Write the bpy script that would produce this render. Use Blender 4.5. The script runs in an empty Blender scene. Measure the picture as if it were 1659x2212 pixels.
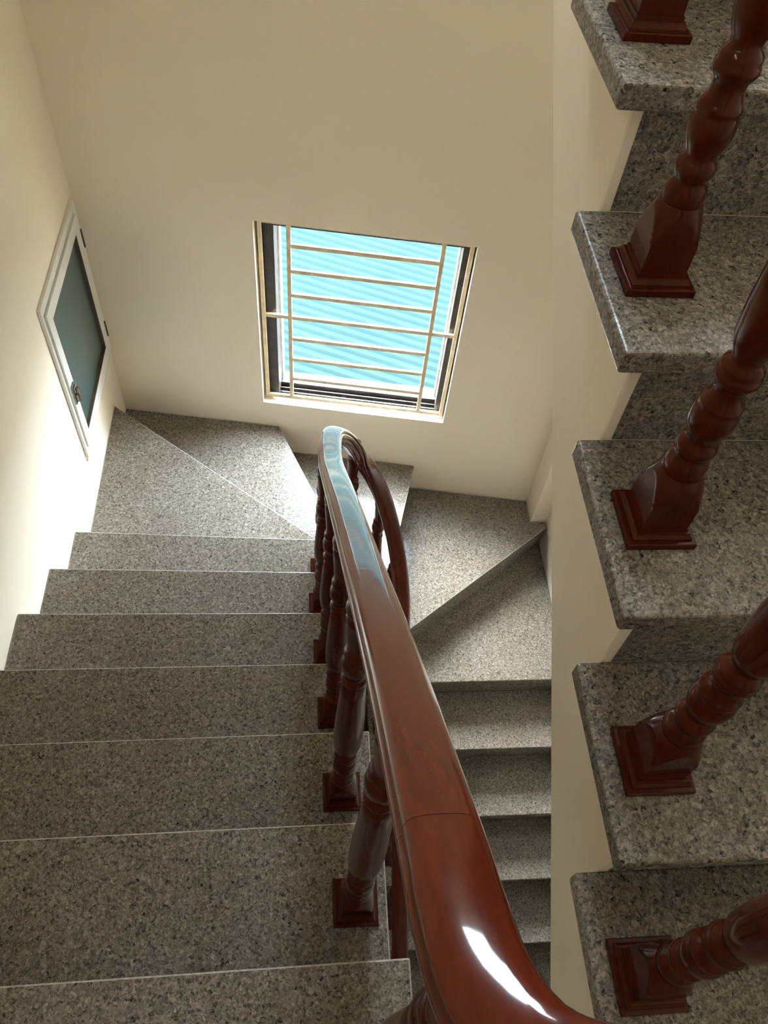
import bpy, bmesh, math, random
from mathutils import Vector, Matrix

random.seed(7)
scene = bpy.context.scene
col = scene.collection

# ------------------------------------------------------------------ camera
H = 0.17                       # riser height
ZC = 4.81814                   # camera height; the tread just below the landing lies at z = 3.40
cam_data = bpy.data.cameras.new('camera')
cam = bpy.data.objects.new('camera', cam_data)
col.objects.link(cam)
R3 = Matrix(((0.995149, 0.002881, -0.098339), (-0.060453, 0.806498, -0.588138), (0.077616, 0.591230, 0.802760)))
cam.matrix_world = Matrix.Translation((0, 0, ZC)) @ R3.to_4x4()
cam_data.sensor_fit = 'VERTICAL'
cam_data.sensor_height = 24.0
cam_data.lens = 24.0 * 1731.1 / 2212.0
cam_data.clip_start = 0.02
scene.camera = cam

# ------------------------------------------------------------------ world, exposure
world = bpy.data.worlds.new('overcast_sky')
scene.world = world
world.use_nodes = True
bg = world.node_tree.nodes['Background']
wn, wl = world.node_tree.nodes, world.node_tree.links
wtc = wn.new('ShaderNodeTexCoord')
wsep = wn.new('ShaderNodeSeparateXYZ')
wl.new(wtc.outputs['Generated'], wsep.inputs[0])
wr = wn.new('ShaderNodeValToRGB')        # bright hazy sky, a little whiter towards the horizon, dull ground below
wr.color_ramp.elements[0].position = 0.0
wr.color_ramp.elements[0].color = (0.26, 0.26, 0.255, 1)
wr.color_ramp.elements[1].position = 1.0
wr.color_ramp.elements[1].color = (0.62, 0.72, 0.84, 1)
e1 = wr.color_ramp.elements.new(0.498)
e1.color = (0.26, 0.26, 0.255, 1)
e2 = wr.color_ramp.elements.new(0.502)
e2.color = (0.81, 0.90, 1.03, 1)
wm = wn.new('ShaderNodeMath')
wm.operation = 'MULTIPLY_ADD'
wm.inputs[1].default_value = 0.5
wm.inputs[2].default_value = 0.5
wl.new(wsep.outputs['Z'], wm.inputs[0])
wl.new(wm.outputs[0], wr.inputs[0])
wl.new(wr.outputs[0], bg.inputs['Color'])
bg.inputs['Strength'].default_value = 86.0
# sun behind thin cloud: very soft, outside on the far side of the window wall
sun_d = bpy.data.lights.new('hazy_sun', 'SUN')
sun_d.energy = 21.0
sun_d.angle = math.radians(30)
sun_d.color = (1.0, 0.97, 0.94)
sun_o = bpy.data.objects.new('hazy_sun', sun_d)
col.objects.link(sun_o)
sun_o.location = (-3, 6, 9)
sun_o.rotation_euler = Vector((0.50, -0.75, -0.85)).to_track_quat('-Z', 'Y').to_euler()
scene.cycles.use_adaptive_sampling = True
scene.cycles.adaptive_threshold = 0.30
scene.cycles.max_bounces = 6
scene.cycles.diffuse_bounces = 5
scene.cycles.glossy_bounces = 3
scene.cycles.transparent_max_bounces = 8
scene.cycles.caustics_reflective = False
scene.cycles.caustics_refractive = False
scene.view_settings.view_transform = 'Standard'
scene.view_settings.look = 'None'
scene.view_settings.gamma = 1.0
scene.view_settings.use_curve_mapping = False
scene.view_settings.exposure = 0.06

# wall with the windows: s runs along it, o runs outwards through it
WB = -0.147
EX = Vector((1, WB, 0)).normalized()
EO = Vector((-EX.y, EX.x, 0))
W0 = Vector((0, 2.515, 0))
STOREY = 19 * H


def wpt(s, o, z):
    return W0 + EX * s + EO * o + Vector((0, 0, z))


def portal(s0, s1, z0, z1):
    d = bpy.data.lights.new('sky_portal', 'AREA')
    d.shape = 'RECTANGLE'
    d.size = s1 - s0
    d.size_y = z1 - z0
    d.energy = 1.0
    d.cycles.is_portal = True
    o = bpy.data.objects.new('sky_portal', d)
    col.objects.link(o)
    zax = EO                           # a lamp shines along its -Z: into the room
    xax = EX
    yax = zax.cross(xax)
    m = Matrix((xax, yax, zax)).transposed().to_4x4()
    m.translation = wpt((s0 + s1) / 2, 0.185, (z0 + z1) / 2)
    o.matrix_world = m


WS0, WS1, WZ0, WZ1 = -0.185, 0.625, 2.185, 3.106
portal(WS0 - .02, WS1 + .02, WZ0 - .02, WZ1 + .02)
portal(WS0 - .02, WS1 + .02, WZ0 + STOREY - .02, WZ1 + STOREY + .02)

# ------------------------------------------------------------------ materials


def mat(name):
    m = bpy.data.materials.new(name)
    m.use_nodes = True
    nt = m.node_tree
    return m, nt, nt.nodes['Principled BSDF']


def node(nt, kind, **kw):
    n = nt.nodes.new(kind)
    for k, v in kw.items():
        setattr(n, k, v)
    return n


def ramp(nt, stops, interp='LINEAR'):
    r = nt.nodes.new('ShaderNodeValToRGB')
    r.color_ramp.interpolation = interp
    el = r.color_ramp.elements
    while len(el) < len(stops):
        el.new(0.5)
    for e, (p, c) in zip(el, stops):
        e.position = p
        e.color = (*c, 1)
    return r


def mixc(nt, fac, a, b, blend='MIX'):
    n = nt.nodes.new('ShaderNodeMix')
    n.data_type = 'RGBA'
    n.blend_type = blend
    for sock, v in ((n.inputs[0], fac), (n.inputs[6], a), (n.inputs[7], b)):
        if isinstance(v, (int, float)):
            sock.default_value = v
        elif isinstance(v, tuple):
            sock.default_value = (*v, 1)
        else:
            nt.links.new(v, sock)
    return n.outputs[2]


def granite_material():
    m, nt, b = mat('polished_granite')
    L = nt.links.new
    tc = node(nt, 'ShaderNodeTexCoord')
    # irregular crystals
    dn = node(nt, 'ShaderNodeTexNoise')
    dn.inputs['Scale'].default_value = 180
    L(tc.outputs['Object'], dn.inputs['Vector'])
    va = node(nt, 'ShaderNodeVectorMath', operation='MULTIPLY_ADD')
    va.inputs[1].default_value = (0.006, 0.006, 0.006)
    L(dn.outputs['Color'], va.inputs[0])
    L(tc.outputs['Object'], va.inputs[2])
    v1 = node(nt, 'ShaderNodeTexVoronoi')
    v1.inputs['Scale'].default_value = 190
    L(va.outputs[0], v1.inputs['Vector'])
    sep = node(nt, 'ShaderNodeSeparateColor')
    L(v1.outputs['Color'], sep.inputs[0])
    r1 = ramp(nt, [(0.0, (0.024, 0.022, 0.020)), (0.07, (0.110, 0.100, 0.090)), (0.17, (0.18, 0.165, 0.150)),
                   (0.48, (0.255, 0.235, 0.215)), (0.70, (0.35, 0.325, 0.30)), (0.87, (0.30, 0.245, 0.22)),
                   (0.95, (0.48, 0.45, 0.42))], 'CONSTANT')
    L(sep.outputs[0], r1.inputs[0])
    v2 = node(nt, 'ShaderNodeTexVoronoi')
    v2.inputs['Scale'].default_value = 420
    L(va.outputs[0], v2.inputs['Vector'])
    sep2 = node(nt, 'ShaderNodeSeparateColor')
    L(v2.outputs['Color'], sep2.inputs[0])
    r2 = ramp(nt, [(0.0, (0.018, 0.017, 0.016)), (0.13, (0.16, 0.148, 0.135)), (0.55, (0.27, 0.25, 0.23)),
                   (0.85, (0.42, 0.40, 0.37))], 'CONSTANT')
    L(sep2.outputs[1], r2.inputs[0])
    c = mixc(nt, 0.50, r1.outputs[0], r2.outputs[0])
    n2 = node(nt, 'ShaderNodeTexNoise')
    n2.inputs['Scale'].default_value = 7
    n2.inputs['Detail'].default_value = 3
    L(tc.outputs['Object'], n2.inputs['Vector'])
    r3 = ramp(nt, [(0.3, (0.735, 0.685, 0.610)), (0.7, (0.855, 0.820, 0.765))])
    L(n2.outputs[0], r3.inputs[0])
    c = mixc(nt, 1.0, c, r3.outputs[0], 'MULTIPLY')
    L(c, b.inputs['Base Color'])
    b.inputs['Roughness'].default_value = 0.16
    b.inputs['Specular IOR Level'].default_value = 0.12
    return m


def wood_material(name='varnished_red_wood', coat=1.0, tone=1.0):
    m, nt, b = mat(name)
    L = nt.links.new
    tc = node(nt, 'ShaderNodeTexCoord')
    mp = node(nt, 'ShaderNodeMapping')
    mp.inputs['Scale'].default_value = (40, 9, 9)
    L(tc.outputs['Object'], mp.inputs[0])
    n = node(nt, 'ShaderNodeTexNoise')
    n.inputs['Scale'].default_value = 2.5
    n.inputs['Detail'].default_value = 5
    n.inputs['Roughness'].default_value = 0.6
    L(mp.outputs[0], n.inputs['Vector'])
    r = ramp(nt, [(p, tuple(v * tone for v in c)) for p, c in
                  ((0.30, (0.060, 0.0095, 0.0040)), (0.55, (0.084, 0.0130, 0.0050)), (0.75, (0.102, 0.0175, 0.0062)))])
    L(n.outputs[0], r.inputs[0])
    # fine worn scratches
    mp2 = node(nt, 'ShaderNodeMapping')
    mp2.inputs['Scale'].default_value = (60, 7, 40)
    mp2.inputs['Rotation'].default_value = (0.2, 0.1, 0.35)
    L(tc.outputs['Object'], mp2.inputs[0])
    n2 = node(nt, 'ShaderNodeTexNoise')
    n2.inputs['Scale'].default_value = 4.0
    n2.inputs['Detail'].default_value = 3
    L(mp2.outputs[0], n2.inputs['Vector'])
    r2 = ramp(nt, [(0.76, (0, 0, 0)), (0.80, (1, 1, 1))])
    L(n2.outputs[0], r2.inputs[0])
    mm = node(nt, 'ShaderNodeMath', operation='MULTIPLY')
    mm.inputs[1].default_value = 0.25
    L(r2.outputs[0], mm.inputs[0])
    c = mixc(nt, mm.outputs[0], r.outputs[0], (0.35, 0.22, 0.16))
    L(c, b.inputs['Base Color'])
    b.inputs['Roughness'].default_value = 0.22
    b.inputs['Specular IOR Level'].default_value = 0.05
    b.inputs['Coat Weight'].default_value = coat
    b.inputs['Coat IOR'].default_value = 1.34
    b.inputs['Coat Roughness'].default_value = 0.07
    # gently uneven lacquer
    n3 = node(nt, 'ShaderNodeTexNoise')
    n3.inputs['Scale'].default_value = 38
    L(tc.outputs['Object'], n3.inputs['Vector'])
    bp = node(nt, 'ShaderNodeBump')
    bp.inputs['Strength'].default_value = 0.02
    bp.inputs['Distance'].default_value = 0.004
    L(n3.outputs[0], bp.inputs['Height'])
    L(bp.outputs[0], b.inputs['Normal'])
    L(bp.outputs[0], b.inputs['Coat Normal'])
    return m


def paint_material(name, c1, c2, rough=0.6, bump=0.12):
    m, nt, b = mat(name)
    L = nt.links.new
    tc = node(nt, 'ShaderNodeTexCoord')
    n = node(nt, 'ShaderNodeTexNoise')
    n.inputs['Scale'].default_value = 2.2
    n.inputs['Detail'].default_value = 4
    L(tc.outputs['Object'], n.inputs['Vector'])
    r = ramp(nt, [(0.35, c1), (0.65, c2)])
    L(n.outputs[0], r.inputs[0])
    L(r.outputs[0], b.inputs['Base Color'])
    b.inputs['Roughness'].default_value = rough
    n2 = node(nt, 'ShaderNodeTexNoise')
    n2.inputs['Scale'].default_value = 55
    n2.inputs['Detail'].default_value = 2
    L(tc.outputs['Object'], n2.inputs['Vector'])
    bp = node(nt, 'ShaderNodeBump')
    bp.inputs['Strength'].default_value = bump
    bp.inputs['Distance'].default_value = 0.003
    L(n2.outputs[0], bp.inputs['Height'])
    L(bp.outputs[0], b.inputs['Normal'])
    return m


def plain_material(name, c, rough=0.4, metal=0.0, vary=0.12, scale=30):
    m, nt, b = mat(name)
    L = nt.links.new
    tc = node(nt, 'ShaderNodeTexCoord')
    n = node(nt, 'ShaderNodeTexNoise')
    n.inputs['Scale'].default_value = scale
    n.inputs['Detail'].default_value = 3
    L(tc.outputs['Object'], n.inputs['Vector'])
    lo = tuple(x * (1 - vary) for x in c)
    hi = tuple(min(1, x * (1 + vary)) for x in c)
    r = ramp(nt, [(0.35, lo), (0.65, hi)])
    L(n.outputs[0], r.inputs[0])
    L(r.outputs[0], b.inputs['Base Color'])
    b.inputs['Roughness'].default_value = rough
    b.inputs['Metallic'].default_value = metal
    return m


def clear_glass_material():
    m = bpy.data.materials.new('clear_window_glass')
    m.use_nodes = True
    nt = m.node_tree
    nt.nodes.clear()
    out = node(nt, 'ShaderNodeOutputMaterial')
    mix = node(nt, 'ShaderNodeMixShader')
    tr = node(nt, 'ShaderNodeBsdfTransparent')
    gl = node(nt, 'ShaderNodeBsdfGlossy')
    gl.inputs['Roughness'].default_value = 0.01
    tr.inputs['Color'].default_value = (0.97, 0.99, 0.98, 1)
    fr = node(nt, 'ShaderNodeFresnel')
    fr.inputs['IOR'].default_value = 1.2
    ge = node(nt, 'ShaderNodeNewGeometry')      # only the outer faces mirror; the inner faces of the thin pane let everything pass
    inv = node(nt, 'ShaderNodeMath', operation='SUBTRACT')
    inv.inputs[0].default_value = 1.0
    nt.links.new(ge.outputs['Backfacing'], inv.inputs[1])
    mu = node(nt, 'ShaderNodeMath', operation='MULTIPLY')
    nt.links.new(fr.outputs[0], mu.inputs[0])
    nt.links.new(inv.outputs[0], mu.inputs[1])
    nt.links.new(mu.outputs[0], mix.inputs[0])
    nt.links.new(tr.outputs[0], mix.inputs[1])
    nt.links.new(gl.outputs[0], mix.inputs[2])
    nt.links.new(mix.outputs[0], out.inputs[0])
    return m


GRANITE = granite_material()
WOOD = wood_material()
TURNED = wood_material('turned_red_wood', 0.5, 0.72)
PAINT = paint_material('cream_wall_paint', (0.845, 0.765, 0.628), (0.865, 0.785, 0.648))
WHITE_AL = plain_material('white_coated_aluminium', (0.74, 0.74, 0.70), 0.35, 0.0, 0.02)
CREAM_METAL = plain_material('cream_painted_steel', (0.66, 0.55, 0.36), 0.4)
BRONZE = plain_material('dark_bronze_aluminium', (0.040, 0.034, 0.032), 0.38, 0.0, 0.3)
FROST = plain_material('frosted_green_glass', (0.042, 0.074, 0.073), 0.32, 0.0, 0.08, 4)
GASKET = plain_material('dark_rubber_gasket', (0.10, 0.075, 0.05), 0.6)
STEEL = plain_material('dull_steel_latch', (0.16, 0.15, 0.13), 0.35, 0.7)
DARK_STEEL = plain_material('dark_hinge_steel', (0.07, 0.06, 0.05), 0.5, 0.6)
SILL = plain_material('white_sill_plaster', (0.74, 0.73, 0.74), 0.6)
ROOF = plain_material('turquoise_roof_paint', (0.0098, 0.0195, 0.0204), 0.6, 0.0, 0.05, 3)
ROOF.node_tree.nodes['Principled BSDF'].inputs['Specular IOR Level'].default_value = 0.0
GLASS = clear_glass_material()
EDGE_GLINT = plain_material('granite_edge_glint', (0.36, 0.335, 0.30), 0.5, 0.0, 0.25, 120)  # paler bevel colour paints in the light caught along the tread edges
BEAD = plain_material('rosy_plaster_bead', (0.56, 0.46, 0.38), 0.7)

# ------------------------------------------------------------------ helpers


def mesh(name, verts, faces, smooth=False):
    me = bpy.data.meshes.new(name)
    me.from_pydata([tuple(v) for v in verts], [], faces)
    bm = bmesh.new()
    bm.from_mesh(me)
    bmesh.ops.remove_doubles(bm, verts=bm.verts, dist=1e-6)
    bmesh.ops.recalc_face_normals(bm, faces=bm.faces)
    bm.to_mesh(me)
    bm.free()
    if smooth:
        for p in me.polygons:
            p.use_smooth = True
    return me


def link(name, me, material, parent=None, bevel=0.0, segs=2):
    o = bpy.data.objects.new(name, me)
    col.objects.link(o)
    if material is not None and not me.materials:
        me.materials.append(material)
    if parent is not None:
        o.parent = parent
        o.matrix_parent_inverse = inv_world(parent)
    if bevel:
        b = o.modifiers.new('edge', 'BEVEL')
        b.width = bevel
        b.segments = segs
        b.limit_method = 'ANGLE'
        b.angle_limit = math.radians(40)
        b.harden_normals = False
    return o


WORLD = {}


def inv_world(o):
    return WORLD[o.name].inverted() if o.name in WORLD else Matrix.Identity(4)


def thing(name, label, cat, loc, group=None):
    o = bpy.data.objects.new(name, None)
    col.objects.link(o)
    o.location = loc
    o.empty_display_size = 0.1
    WORLD[o.name] = Matrix.Translation(loc)
    o['label'] = label
    o['category'] = cat
    if group:
        o['group'] = group
    return o


def structure(o, label, cat):
    o['kind'] = 'structure'
    o['label'] = label
    o['category'] = cat
    return o


BOXF = [(0, 1, 2, 3), (7, 6, 5, 4), (0, 4, 5, 1), (1, 5, 6, 2), (2, 6, 7, 3), (3, 7, 4, 0)]


def box_vf(x0, x1, y0, y1, z0, z1):
    return [(x0, y0, z0), (x1, y0, z0), (x1, y1, z0), (x0, y1, z0),
            (x0, y0, z1), (x1, y0, z1), (x1, y1, z1), (x0, y1, z1)], BOXF


def wbox_vf(s0, s1, o0, o1, z0, z1):
    v, f = box_vf(s0, s1, o0, o1, z0, z1)
    return [wpt(*p) for p in v], f


def join(parts):
    V, F = [], []
    for v, f in parts:
        n = len(V)
        V += list(v)
        F += [tuple(i + n for i in q) for q in f]
    return V, F


def prism_vf(poly, z0, z1):
    n = len(poly)
    V = [(x, y, z0) for x, y in poly] + [(x, y, z1) for x, y in poly]
    F = [tuple(range(n)), tuple(range(2 * n - 1, n - 1, -1))]
    F += [(i, (i + 1) % n, n + (i + 1) % n, n + i) for i in range(n)]
    return V, F


def profile_x_vf(poly, x0, x1):
    """polygon given in (y, z), drawn out along x"""
    n = len(poly)
    V = [(x0, y, z) for y, z in poly] + [(x1, y, z) for y, z in poly]
    F = [tuple(range(n)), tuple(range(2 * n - 1, n - 1, -1))]
    F += [(i, (i + 1) % n, n + (i + 1) % n, n + i) for i in range(n)]
    return V, F


def lathe_vf(prof, seg=28):
    V, F = [], []
    for z, r in prof:
        for i in range(seg):
            a = 2 * math.pi * i / seg
            V.append((r * math.cos(a), r * math.sin(a), z))
    for k in range(len(prof) - 1):
        for i in range(seg):
            j = (i + 1) % seg
            F.append((k * seg + i, k * seg + j, (k + 1) * seg + j, (k + 1) * seg + i))
    F.append(tuple(range(seg)))
    F.append(tuple((len(prof) - 1) * seg + i for i in range(seg)))
    return V, F


def tri_ngons(me):
    bm = bmesh.new()
    bm.from_mesh(me)
    bmesh.ops.triangulate(bm, faces=[f for f in bm.faces if len(f.verts) > 4])
    bm.to_mesh(me)
    bm.free()
    return me


# ------------------------------------------------------------------ room shell
LW, RW, BW = -0.821, 1.18, -1.75
ZF, ZTOP = 0.34, 7.0
LAND = 3.57
structure(link('floor', mesh('floor', *box_vf(LW - .2, RW + .2, BW - .2, 2.9, ZF - .2, ZF)), GRANITE),
          'polished granite floor at the foot of the lower flight', 'floor')
structure(link('ceiling', mesh('ceiling', *box_vf(LW - .2, RW + .2, BW - .2, 2.9, ZTOP, ZTOP + .2)), PAINT),
          'cream painted ceiling over the stairwell', 'ceiling')
structure(link('wall_left', mesh('wall_left', *box_vf(LW - .2, LW, BW - .2, 2.9, ZF, ZTOP)), PAINT),
          'bright cream side wall carrying the small frosted hatch', 'wall')
structure(link('wall_right', mesh('wall_right', *box_vf(RW, RW + .2, BW - .2, 2.9, ZF, ZTOP)), PAINT),
          'cream side wall past the lower winding steps', 'wall')
structure(link('wall_rear', mesh('wall_rear', *box_vf(LW - .2, RW + .2, BW - .2, BW, ZF, ZTOP)), PAINT),
          'cream wall behind the landing', 'wall')
scut = [-0.86, WS0, WS1, 1.24]
zcut = [ZF, WZ0, WZ1, WZ0 + STOREY, WZ1 + STOREY, ZTOP]
cells = []
for a in range(3):
    for b in range(5):
        if a == 1 and b in (1, 3):
            continue
        cells.append(wbox_vf(scut[a], scut[a + 1], 0, 0.16, zcut[b], zcut[b + 1]))
structure(link('wall_back', mesh('wall_back', *join(cells)), PAINT),
          'cream end wall around the barred window', 'wall')
structure(link('pillar', mesh('pillar', *box_vf(1.10, RW, 2.225, 2.40, ZF, ZTOP)), PAINT, bevel=.004),
          'narrow cream pillar in the corner beyond the winding steps', 'pillar')

# ------------------------------------------------------------------ stairs
TH = 0.030          # granite slab thickness
OV = 0.030          # nosing overhang


def zT(k):
    return 3.4 - (k - 1) * H


def zC(n):
    return 3.4 + (n + 1) * H


def slab(name, poly, ztop, parent, th=TH, glint=False):
    me = mesh(name, *prism_vf(poly, ztop - th, ztop))
    me.materials.append(GRANITE)
    if glint:
        me.materials.append(EDGE_GLINT)
    o = link(name, me, GRANITE, parent, bevel=.0028 if glint else .0045, segs=2 if glint else 3)
    if glint:
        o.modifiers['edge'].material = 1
    return o


A_N = {1: (.163, .173), 2: (.419, .427), 3: (.665, .672), 4: (.924, .922), 5: (1.180, 1.166),
       6: (1.440, 1.412), 7: (1.704, 1.657)}
A_X = {1: .162, 2: .147, 3: .144, 4: .140, 5: .142, 6: .144, 7: .145}
LWI = LW + .001

# landing slab that the camera stands on
lp = [(LWI, BW), (RW - .001, BW), (RW - .001, -.065), (.342, -.065), (.16, -.08), (LWI, -.09)]
structure(link('floor', tri_ngons(mesh('floor', *prism_vf(lp, LAND - .2, LAND))), GRANITE, bevel=.004),
          'granite landing at the head of the stairs', 'floor')

# --- flight going down beside the bright wall
fa = thing('stair_flight', 'grey granite flight going down beside the bright wall to the window turn', 'stairs', (-.33, .8, zT(7)))
prev = (-.09, -.08)
for k in range(1, 8):
    l, r = A_N[k]
    slab('tread', [(LWI, prev[0] - OV), (A_X[k], prev[1] - OV), (A_X[k], r), (LWI, l)], zT(k), fa, glint=True)
    pl, pr = prev
    link('riser', mesh('riser', *prism_vf([(LWI, pl - OV - .02), (.118, pr - OV - .02), (.118, pr - OV), (LWI, pl - OV)],
                                          zT(k), zT(k) + H - TH)), GRANITE, fa)
    prev = (l, r)
prof = []
for k in range(1, 8):
    y0 = (-.085 if k == 1 else sum(A_N[k - 1]) / 2) - OV - .02
    prof += [(y0, zT(k) - TH - .001), (sum(A_N[k]) / 2 - OV - .02, zT(k) - TH - .001)]
prof2 = prof + [(prof[-1][0], zT(7) - .36), (prof[0][0], zT(1) - .36)]
link('flight_body', tri_ngons(mesh('flight_body', *profile_x_vf(prof2, LWI, .115))), PAINT, fa)

# --- winding steps under the window
fw = thing('winding_stairs', 'fan of wedge-shaped granite steps turning under the barred window', 'stairs', (.2, 2.0, zT(11)))
W_POLY = {
    8: [(LWI, 1.664), (.145, 1.620), (.145, 1.700), (LWI, 2.486)],
    9: [(LWI, 2.44), (.145, 1.655), (.205, 1.735), (-.118, 2.528), (LWI, 2.632)],
    10: [(-.160, 2.533), (.165, 1.735), (.20, 1.70), (.320, 1.650), (.523, 2.434)],
    11: [(.490, 2.438), (.290, 1.66), (.280, 1.513), (1.178, 2.192), (1.178, 2.223), (1.098, 2.223), (1.098, 2.350)],
}
W_NOSE = {7: ((LWI, 1.704), (.145, 1.657)), 8: ((LWI, 2.486), (.145, 1.700)), 9: ((-.118, 2.528), (.205, 1.735)),
          10: ((.523, 2.434), (.320, 1.650)), 11: ((1.178, 2.192), (.280, 1.513))}


def inset(p, q, d, away):
    """shift the line p-q sideways by d, away from the point given"""
    p, q = Vector(p), Vector(q)
    t = (q - p).normalized()
    n = Vector((-t.y, t.x))
    if (Vector(away) - p).dot(n) < 0:
        n = -n
    return p + n * d, q + n * d


W_MID = {7: (-.3, 1.5), 8: (-.4, 1.9), 9: (-.4, 2.4), 10: (.1, 2.2), 11: (.7, 2.2)}
for k in range(8, 12):
    slab('tread', W_POLY[k], zT(k), fw, glint=True)
for k in range(8, 13):
    p, q = W_NOSE[k - 1]
    ov = .012 if k == 12 else OV
    a0, a1 = inset(p, q, ov, W_MID[k - 1])
    b0, b1 = inset(p, q, ov + .02, W_MID[k - 1])
    link('riser', mesh('riser', *prism_vf([tuple(a0), tuple(a1), tuple(b1), tuple(b0)], zT(k), zT(k) + H - TH)), GRANITE, fw)
for k, pl in W_POLY.items():
    p, q = W_NOSE[k]
    n0, n1 = inset(p, q, OV + .025, W_MID[k])
    c = Vector((sum(v[0] for v in pl) / len(pl), sum(v[1] for v in pl) / len(pl)))
    sh = []
    for x, y in pl:
        v = Vector((x, y))
        if (v - Vector(p)).length < .004:
            v = n0
        elif (v - Vector(q)).length < .004:
            v = n1
        sh.append(tuple(v + (c - v) * 0.05))
    link('step_body', tri_ngons(mesh('step_body', *prism_vf(sh, zT(k) - .40, zT(k) - TH - .001))), PAINT, fw)

# --- flight going on down on the far side of the well
fb = thing('stair_flight', 'lower granite flight seen past the handrail, running down under the upper flight', 'stairs', (.74, .75, ZF))
B_N = {12: 1.470, 13: 1.222, 14: .978, 15: .744, 16: .514, 17: .280, 18: .050}
BX, BP = .280, .312
RWI = RW - .001
for k in range(12, 19):
    y1 = B_N[k]
    if k == 12:
        poly = [(BX, y1), (RWI, y1), (RWI, 2.234), (BX, 1.555)]
    else:
        poly = [(BX, y1), (RWI, y1), (RWI, B_N[k - 1] + OV), (BX, B_N[k - 1] + OV)]
    slab('tread', poly, zT(k), fb)
    link('riser', mesh('riser', *box_vf(BP + .014, RWI, y1 + OV, y1 + OV + .02, zT(k) - H, zT(k) - TH)), GRANITE, fb)
prof = []
for k in range(12, 19):
    back = 1.60 if k == 12 else B_N[k - 1] + OV + .001
    prof += [(back, zT(k) - TH - .001), (B_N[k] + OV + .001, zT(k) - TH - .001)]
prof += [(B_N[18] + OV + .001, ZF + .001), (.42, ZF + .001), (1.60, zT(12) - .42)]
link('flight_body', tri_ngons(mesh('flight_body', *profile_x_vf(prof, BP, RWI))), PAINT, fb)

# --- flight going up from the landing
fc = thing('stair_flight', 'upper granite flight climbing from the landing, its cream flank open to the well', 'stairs', (.76, .6, LAND))
C_N = {1: -.040, 2: .187, 3: .399, 4: .625, 5: .860, 6: 1.090, 7: 1.320, 8: 1.600}
CX, CP = .342, .373
for n in range(1, 8):
    y0 = C_N[n]
    slab('tread', [(CX, y0), (RWI, y0), (RWI, C_N[n + 1] + OV), (CX, C_N[n + 1] + OV)], zC(n), fc)
    link('riser', mesh('riser', *box_vf(CP + .014, RWI, y0 + OV - .001, y0 + OV + .02, zC(n) - H, zC(n) - TH)), GRANITE, fc)
prof = [(C_N[1] + OV, LAND + .0005)]
for n in range(1, 8):
    prof += [(C_N[n] + OV, zC(n) - TH - .0005), (C_N[n + 1] + OV, zC(n) - TH - .0005)]
prof += [(C_N[8] + OV, 4.571), (-.064, 3.277), (-.064, LAND + .0005)]
link('flight_body', tri_ngons(mesh('flight_body', *profile_x_vf(prof, CP, RWI))), PAINT, fc, bevel=.002, segs=1)

# --- underside of the storey above (landing, flight and turn overhead)
up = [box_vf(LWI, RWI, BW, -.06, LAND + STOREY - .2, LAND + STOREY),
      profile_x_vf([(-.1, LAND + STOREY - .2), (1.66, zT(7) + STOREY - .36), (1.66, zT(7) + STOREY - .05), (-.1, LAND + STOREY)], LWI, .115),
      prism_vf([(LWI, 1.66), (.115, 1.66), (.1, 2.50), (LWI, 2.632)], zT(9) + STOREY - .35, zT(9) + STOREY)]
structure(link('ceiling', tri_ngons(mesh('ceiling', *join(up))), PAINT),
          'cream underside of the next storey of stairs overhead', 'ceiling')

# ------------------------------------------------------------------ window
win = bpy.data.objects.new('window_1', None)
col.objects.link(win)
win.location = wpt(.22, .1, WZ0)
WORLD[win.name] = Matrix.Translation(win.location)
structure(win, 'window with dark bronze frame looking onto a turquoise roof', 'window')


def build_window(win, dz):
    fo0, fo1 = .050, .122
    fr = [(WS0 + .004, -.120, WZ0 + .004, WZ1 - .004), (.580, WS1 - .004, WZ0 + .004, WZ1 - .004)]
    for s0, s1, z0, z1 in fr:
        link('frame_jamb', mesh('frame_jamb', *wbox_vf(s0, s1, fo0, fo1, z0 + dz, z1 + dz)), BRONZE, win, bevel=.002)
    link('frame_head', mesh('frame_head', *wbox_vf(-.120, .580, fo0, fo1, WZ1 - .045 + dz, WZ1 - .004 + dz)), BRONZE, win, bevel=.002)
    # bottom track with its two raised rails
    tr = [wbox_vf(-.120, .580, .048, fo1, WZ0 + .001 + dz, WZ0 + .014 + dz),
          wbox_vf(-.120, .580, .056, .061, WZ0 + .014 + dz, WZ0 + .024 + dz),
          wbox_vf(-.120, .580, .078, .083, WZ0 + .014 + dz, WZ0 + .028 + dz),
          wbox_vf(-.120, .580, .100, fo1, WZ0 + .014 + dz, WZ0 + .040 + dz)]
    link('frame_track', mesh('frame_track', *join(tr)), BRONZE, win, bevel=.001, segs=1)
    link('glass_pane', mesh('glass_pane', *wbox_vf(-.120, .580, .108, .111, WZ0 + .040 + dz, WZ1 - .045 + dz)), GLASS, win)
    link('outer_sill', mesh('outer_sill', *wbox_vf(WS0 + .004, WS1 - .004, .123, .180, WZ0 + .001 + dz, WZ0 + .030 + dz)), SILL, win, bevel=.003)
    for s0, s1 in ((WS0 + .001, -.112), (.572, WS1 - .001)):
        link('outer_reveal', mesh('outer_reveal', *wbox_vf(s0, s1, .123, .160, WZ0 + .030 + dz, WZ1 - .001 + dz)), SILL, win, bevel=.002)


build_window(win, 0)
win2 = bpy.data.objects.new('window_2', None)
col.objects.link(win2)
win2.location = wpt(.22, .1, WZ0 + STOREY)
WORLD[win2.name] = Matrix.Translation(win2.location)
structure(win2, 'matching dark framed window one storey up in the same wall', 'window')
build_window(win2, STOREY)

# security grille in the window opening
gr = thing('window_grille', 'cream painted steel grille across the window', 'window grille', wpt(.22, .035, WZ0))
GO0, GO1 = .029, .040


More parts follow.
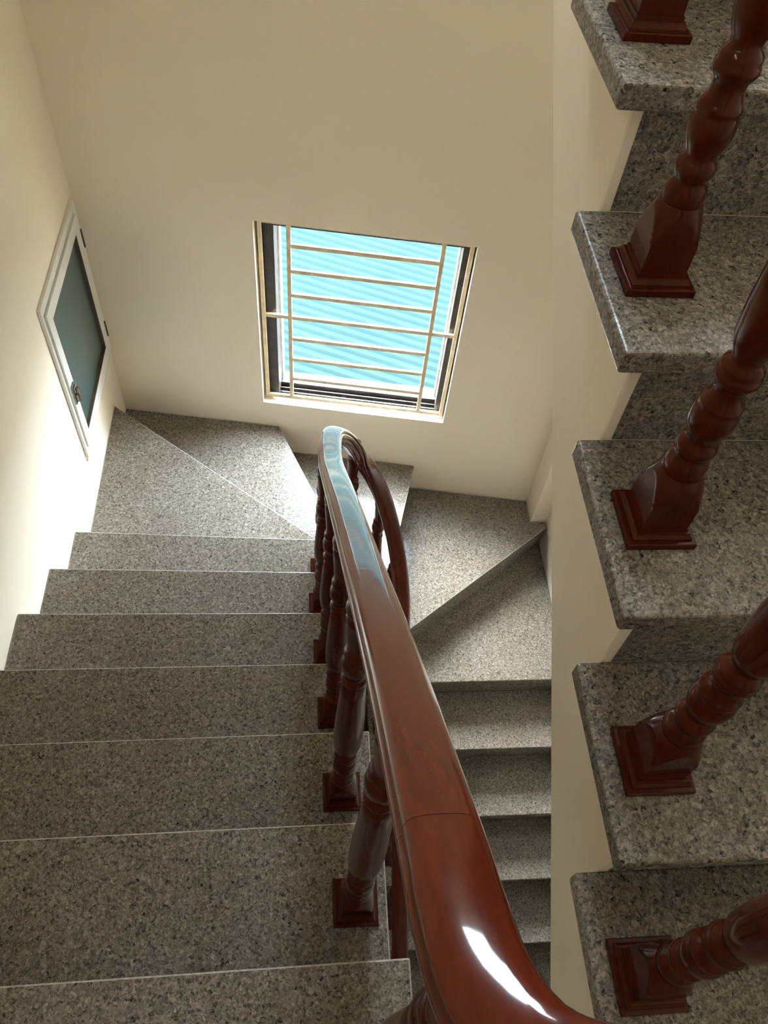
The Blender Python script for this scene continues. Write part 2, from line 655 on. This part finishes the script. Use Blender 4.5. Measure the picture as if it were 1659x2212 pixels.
def gbar(name, s0, s1, z0, z1, d0=GO0, d1=GO1):
    link(name, mesh(name, *wbox_vf(s0, s1, d0, d1, z0, z1)), CREAM_METAL, gr, bevel=.0015)


gbar('side_rail', -.177, -.161, WZ0 + .012, WZ1 - .006)
gbar('side_rail', .602, .618, WZ0 + .012, WZ1 - .006)
gbar('bottom_rail', -.161, .602, WZ0 + .012, WZ0 + .030)
gbar('top_rail', -.161, .602, WZ1 - .024, WZ1 - .006)
zb = [2.996, 2.884, 2.771, 2.659, 2.547, 2.434, 2.321]
for s in (-.062, .507):
    gbar('upright_bar', s - .008, s + .008, WZ0 + .030, WZ1 - .024)
for i, z in enumerate(zb):
    gbar('cross_bar', -.054, .499, z - .0085, z + .0085)
    if i == 3:
        gbar('stub_bar', -.161, -.070, z - .0085, z + .0085)
        gbar('stub_bar', .515, .602, z - .0085, z + .0085)

# ------------------------------------------------------------------ neighbour's corrugated roof outside
ZR = 1.2
ang = math.radians(-23.4)
rd = Vector((math.cos(ang), math.sin(ang), 0))
rn = Vector((-rd.y, rd.x, 0))
rc = Vector((0.2, 3.75, ZR))
rf = thing('corrugated_roof', 'turquoise ribbed metal roof outside the window', 'roof', tuple(rc))


def rpt(u, v, z):
    return rc + rd * u + rn * v + Vector((0, 0, z))


nr = 70
PER = .0757
sv, sf = box_vf(-4, 5, -.65, nr * PER, -.02, 0)
link('roof_sheet', mesh('roof_sheet', [rpt(*p) for p in sv], sf), ROOF, rf)
rib_me = None
for i in range(nr):
    v = -.62 + i * PER
    if rib_me is None:
        pv = []
        for u in (-4, 5):
            pv += [rd * u + rn * 0 + Vector((0, 0, 0.0)), rd * u + rn * .017 + Vector((0, 0, .017)),
                   rd * u + rn * .040 + Vector((0, 0, .017)), rd * u + rn * .048 + Vector((0, 0, 0.0))]
        rib_me = mesh('rib', pv, [(0, 1, 2, 3), (7, 6, 5, 4), (0, 4, 5, 1), (1, 5, 6, 2), (2, 6, 7, 3), (3, 7, 4, 0)])
    o = bpy.data.objects.new('rib', rib_me)
    col.objects.link(o)
    if not rib_me.materials:
        rib_me.materials.append(ROOF)
    o.parent = rf
    o.location = rn * v

# ------------------------------------------------------------------ hatch in the bright wall
ht = thing('wall_hatch', 'small white framed hatch with frosted green glass beside the corner', 'hatch', (LW, 2.31, 2.42))


def hbox(name, y0, y1, z0, z1, x0, x1, m, parent=None, bevel=.0015):
    return link(name, mesh(name, *box_vf(LW + x0, LW + x1, y0, y1, z0, z1)), m, parent or ht, bevel=bevel)


HY0, HY1, HZ0, HZ1 = 2.012, 2.612, 2.425, 3.120
oc = [box_vf(LW + .0005, LW + .012, HY0, HY0 + .014, HZ0, HZ1), box_vf(LW + .0005, LW + .012, HY1 - .034, HY1, HZ0, HZ1),
      box_vf(LW + .0005, LW + .012, HY0 + .014, HY1 - .034, HZ1 - .030, HZ1), box_vf(LW + .0005, LW + .012, HY0 + .014, HY1 - .034, HZ0, HZ0 + .038)]
link('casing', mesh('casing', *join(oc)), WHITE_AL, ht, bevel=.001, segs=1)
DY0, DY1, DZ0, DZ1 = HY0 + .016, HY1 - .036, HZ0 + .041, HZ1 - .033
dv = [box_vf(LW + .0005, LW + .020, DY0, DY0 + .046, DZ0, DZ1), box_vf(LW + .0005, LW + .020, DY1 - .056, DY1, DZ0, DZ1),
      box_vf(LW + .0005, LW + .020, DY0 + .046, DY1 - .056, DZ1 - .048, DZ1), box_vf(LW + .0005, LW + .020, DY0 + .046, DY1 - .056, DZ0, DZ0 + .050)]
door = link('hatch_door', mesh('hatch_door', *join(dv)), WHITE_AL, ht, bevel=.001, segs=1)
GY0, GY1, GZ0, GZ1 = DY0 + .046, DY1 - .056, DZ0 + .050, DZ1 - .048
hbox('frosted_pane', GY0, GY1, GZ0, GZ1, .002, .008, FROST, door, 0)
gs = [box_vf(LW + .008, LW + .0205, GY1 - .006, GY1, GZ0, GZ1), box_vf(LW + .008, LW + .0205, GY0, GY1 - .006, GZ0, GZ0 + .006)]
link('gasket', mesh('gasket', *join(gs)), GASKET, door)
for z in (2.985, 2.562):
    hn = [box_vf(LW + .012, LW + .022, DY1 - .001, DY1 + .007, z - .034, z + .034)]
    hv, hf = lathe_vf([(z - .036, .0045), (z + .036, .0045)], 10)
    hn.append(([(x + LW + .021, y + DY1 + .003, zz) for x, y, zz in hv], hf))
    link('hinge', mesh('hinge', *join(hn)), DARK_STEEL, door)
lt = [box_vf(LW + .020, LW + .026, DY0 + .004, DY0 + .034, 2.690, 2.775),
      box_vf(LW + .026, LW + .036, DY0 + .010, DY0 + .026, 2.698, 2.730),
      box_vf(LW + .026, LW + .032, DY0 + .008, DY0 + .030, 2.742, 2.768),
      box_vf(LW + .032, LW + .044, DY0 + .016, DY0 + .022, 2.700, 2.762)]
link('latch', mesh('latch', *join(lt)), STEEL, door, bevel=.001, segs=1)
link('plaster_bead', mesh('plaster_bead', *box_vf(LW + .0005, LW + .007, HY0 - .004, HY1 + .004, HZ0 - .020, HZ0 - .008)), BEAD, ht, bevel=.003)

# ------------------------------------------------------------------ railing
rail = thing('stair_railing', 'red-brown varnished railing with turned balusters winding round the open well', 'railing', (.2, .6, zT(12)))

PROFILE = [(0, .0012), (.010, .0010), (.018, -.0004), (.0235, -.0032), (.0262, -.0075), (.0262, -.0098), (.0228, -.0112),
           (.0228, -.0128), (.0272, -.0142), (.0292, -.0172), (.0296, -.0215), (.0286, -.0258), (.0238, -.0275), (.0238, -.0295),
           (.0262, -.0310), (.0268, -.0360), (.0245, -.0430), (.0190, -.0480), (.0120, -.0495)]
PROFILE = PROFILE + [(-u, v) for u, v in PROFILE[:0:-1]]


def catmull(pts, step=.012):
    P = [Vector(p) for p in pts]
    P = [P[0] * 2 - P[1]] + P + [P[-1] * 2 - P[-2]]
    out = []
    for i in range(1, len(P) - 2):
        p0, p1, p2, p3 = P[i - 1:i + 3]
        n = max(2, int((p2 - p1).length / step))
        for j in range(n):
            t = j / n
            out.append(0.5 * ((2 * p1) + (p2 - p0) * t + (2 * p0 - 5 * p1 + 4 * p2 - p3) * t * t + (3 * p1 - p0 - 3 * p2 + p3) * t ** 3))
    out.append(P[-2])
    return out


def sweep_vf(path, tans):
    n = len(PROFILE)
    V, F = [], []
    for i, p in enumerate(path):
        t = tans[i]
        side = t.cross(Vector((0, 0, 1)))
        if side.length < 1e-4:
            side = Vector((1, 0, 0))
        side.normalize()
        upv = side.cross(t)
        for u, v in PROFILE:
            V.append(p + side * u + upv * v)
    for i in range(len(path) - 1):
        for j in range(n):
            k = (j + 1) % n
            F.append((i * n + j, i * n + k, (i + 1) * n + k, (i + 1) * n + j))
    F.append(tuple(range(n)))
    F.append(tuple((len(path) - 1) * n + j for j in range(n)))
    return V, F


RAIL_PTS = [
    # lower flight, climbing away from the foot to the turn
    (.330, -.05, 1.333), (.330, .40, 1.652), (.333, .80, 1.935), (.338, 1.20, 2.218), (.342, 1.365, 2.335),
    (.340, 1.460, 2.405), (.327, 1.545, 2.475), (.306, 1.615, 2.550), (.262, 1.690, 2.668), (.205, 1.712, 2.802),
    (.153, 1.670, 2.936), (.109, 1.585, 3.070), (.078, 1.480, 3.185), (.064, 1.340, 3.292), (.062, 1.200, 3.393), (.070, .950, 3.604),
    (.080, .660, 3.842), (.087, .353, 4.108), (.088, .144, 4.290), (.0885, .085, 4.334), (.094, .042, 4.358),
    (.112, .010, 4.376), (.150, -.009, 4.398), (.215, -.018, 4.442), (.290, -.014, 4.496), (.350, .004, 4.560),
    (.388, .040, 4.610), (.404, .100, 4.678), (.405, .30, 4.835), (.405, .76, 5.172), (.405, 1.32, 5.582), (.405, 1.56, 5.755)]
JOINTS = [5, 12, 18, 27]
dense = catmull(RAIL_PTS)
tangents = [(dense[min(i + 1, len(dense) - 1)] - dense[max(i - 1, 0)]).normalized() for i in range(len(dense))]
# cut the dense path at the joints
cut_i = []
for j in JOINTS:
    p = Vector(RAIL_PTS[j])
    cut_i.append(min(range(len(dense)), key=lambda i: (dense[i] - p).length))
cut_i = [0] + cut_i + [len(dense) - 1]
for a, b in zip(cut_i[:-1], cut_i[1:]):
    seg = [v.copy() for v in dense[a:b + 1]]
    seg[0] = seg[0] + (seg[1] - seg[0]).normalized() * .0004
    seg[-1] = seg[-1] + (seg[-2] - seg[-1]).normalized() * .0004
    me = mesh('handrail', *sweep_vf(seg, tangents[a:b + 1]), smooth=False)
    for p in me.polygons:
        p.use_smooth = len(p.vertices) == 4
    me = tri_ngons(me)
    me.set_sharp_from_angle(angle=math.radians(50))
    o = link('handrail', me, WOOD, rail)


def rail_z(x, y, lo, hi):
    """underside of the handrail above a point, on the stretch of rail between two heights"""
    best = min((p for p in dense if lo <= p.z <= hi), key=lambda p: (p.x - x) ** 2 + (p.y - y) ** 2)
    return best.z - .046


PROF_LOW = [(.092, .0205), (.098, .0215), (.104, .0230), (.113, .0226), (.119, .0205), (.122, .0185), (.126, .0180), (.129, .0195),
            (.134, .0216), (.140, .0216), (.145, .0195), (.148, .0170), (.153, .0170), (.160, .0200), (.168, .0226), (.177, .0240),
            (.186, .0236), (.193, .0222), (.1955, .0208), (.198, .0222), (.202, .0222), (.2045, .0205), (.212, .0174), (.219, .0165),
            (.225, .0172), (.229, .0195), (.233, .0222), (.237, .0230), (.241, .0222), (.243, .0208), (.246, .0214), (.250, .0205),
            (.254, .0170), (.258, .0150), (.264, .0165), (.272, .0205), (.284, .0240), (.305, .0262), (.335, .0268), (.375, .0258),
            (.420, .0236), (.460, .0212), (.485, .0196)]
PROF_UP = [(.489, .0170), (.494, .0170), (.498, .0205), (.504, .0220), (.510, .0205), (.514, .0172), (.520, .0165), (.530, .0195),
           (.542, .0228), (.556, .0236), (.568, .0222), (.574, .0195), (.578, .0175), (.584, .0195), (.590, .0212), (.596, .0195),
           (.601, .0165), (.612, .0160), (.650, .0185), (.690, .0205), (.702, .0215), (.706, .0180), (.712, .0180), (.716, .0220), (.724, .0228), (.732, .0220), (.736, .0190), (.775, .0190)]

plinth_prof = [(0, .0405), (.0085, .0405), (.0095, .0395), (.0096, .0352), (.0125, .0348), (.0165, .0318), (.0185, .0312), (.0186, .0288), (.024, .0285)]
bv, bf = [], []
for z, r in plinth_prof:
    bv += [(-r, -r, z), (r, -r, z), (r, r, z), (-r, r, z)]
for k in range(len(plinth_prof) - 1):
    for i in range(4):
        j = (i + 1) % 4
        bf.append((k * 4 + i, k * 4 + j, k * 4 + 4 + j, k * 4 + 4 + i))
bf += [(0, 1, 2, 3), tuple(len(plinth_prof) * 4 - 4 + i for i in range(4))]
base_me = mesh('base_plate', bv, bf)


def block_mesh(z0, z1, flip=False):
    """square block whose corners run out into the round turning"""
    hw = .0270
    V, F = [], []
    seg = 20
    rows = [0, .42] + [.42 + .58 * i / 18 for i in range(1, 19)]
    n = seg * 4
    for t in rows:
        w = 0 if t < .42 else ((t - .42) / .58) ** 1.15
        z = z0 + (z1 - z0) * (t if not flip else 1 - t)
        for i in range(n):
            a = 2 * math.pi * i / n + math.pi / 4
            c, s = math.cos(a), math.sin(a)
            sq = hw / max(abs(c), abs(s))
            rr = min(sq, hw * 1.414 - w * hw * .56)
            V.append((rr * c, rr * s, z))
    for k in range(len(rows) - 1):
        for i in range(n):
            j = (i + 1) % n
            F.append((k * n + i, k * n + j, (k + 1) * n + j, (k + 1) * n + i))
    F.append(tuple(range(n)))
    F.append(tuple((len(rows) - 1) * n + i for i in range(n)))
    me = tri_ngons(mesh('square_block', V, F, smooth=True))
    me.set_sharp_from_angle(angle=math.radians(25))
    return me


block_me = block_mesh(.0235, .100)
shafts = {}


def baluster(x, y, z0, ztop):
    h = round(ztop - z0, 3)
    if h not in shafts:
        sh = h - .76          # the long swelling takes up the difference in height
        prof = [(z, r) for z, r in PROF_LOW[:36]]
        k = (.485 + sh - .284) / (.485 - .284)
        prof += [(.284 + (z - .284) * k, r) for z, r in PROF_LOW[36:]]
        prof += [(z + sh, r) for z, r in PROF_UP]
        me = mesh('baluster', *lathe_vf(prof, 28))
        for p in me.polygons:
            p.use_smooth = len(p.vertices) == 4
        me = tri_ngons(me)
        me.set_sharp_from_angle(angle=math.radians(60))
        me.materials.append(TURNED)
        shafts[h] = me
    me = shafts[h]
    o = bpy.data.objects.new('baluster', me)
    col.objects.link(o)
    o.parent = rail
    o.location = Vector((x, y, z0 + .0005)) - rail.location
    for nm, m in (('base_plate', base_me), ('square_block', block_me)):
        c = bpy.data.objects.new(nm, m)
        col.objects.link(c)
        if not m.materials:
            m.materials.append(TURNED)
        c.parent = o
    return o


for k, x, y in ((1, .100, .045), (2, .0885, .286), (3, .0775, .536), (4, .0705, .786), (5, .064, 1.035), (6, .053, 1.290), (7, .060, 1.535)):
    baluster(x, y, zT(k), rail_z(x + .015, y, 3.0, 4.45) - (.045 if k == 7 else 0))
baluster(.162, 1.702, zT(9), rail_z(.162, 1.690, 2.7, 3.0))
baluster(.268, 1.692, zT(10), rail_z(.262, 1.690, 2.5, 2.8))
baluster(.330, 1.590, zT(11), rail_z(.315, 1.590, 2.3, 2.6))
for k in range(13, 19):
    baluster(.343, B_N[k] + .122, zT(k), rail_z(.338, B_N[k] + .122, 1.2, 2.45))
for n, y in ((1, .098), (2, .300), (3, .526), (4, .760), (5, 1.001), (6, 1.232), (7, 1.466)):
    baluster(.405, y, zC(n), rail_z(.405, y, 4.63, 6))

# ------------------------------------------------------------------ unseen tube lamp, added to brighten the upper walls
LY0, LY1, LZ = -.42, .28, 5.52
lamp = thing('fill_lamp', 'added fill lamp, out of view above the landing, brightening the upper walls', 'lamp', (LW, (LY0 + LY1) / 2, LZ - .06))
link('fill_lamp_body', mesh('fill_lamp_body', *box_vf(LW + .0005, LW + .030, LY0, LY1, LZ - .06, LZ + .06)), WHITE_AL, lamp, bevel=.004)
em = bpy.data.materials.new('fill_lamp_glow')
em.use_nodes = True
eb = em.node_tree.nodes['Principled BSDF']
eb.inputs['Base Color'].default_value = (.9, .9, .88, 1)
eb.inputs['Emission Color'].default_value = (1.0, .97, .95, 1)
eb.inputs['Emission Strength'].default_value = 17.0
link('fill_diffuser', mesh('fill_diffuser', *box_vf(LW + .0305, LW + .055, LY0 + .01, LY1 - .01, LZ - .052, LZ + .052)), em, lamp, bevel=.012, segs=3)
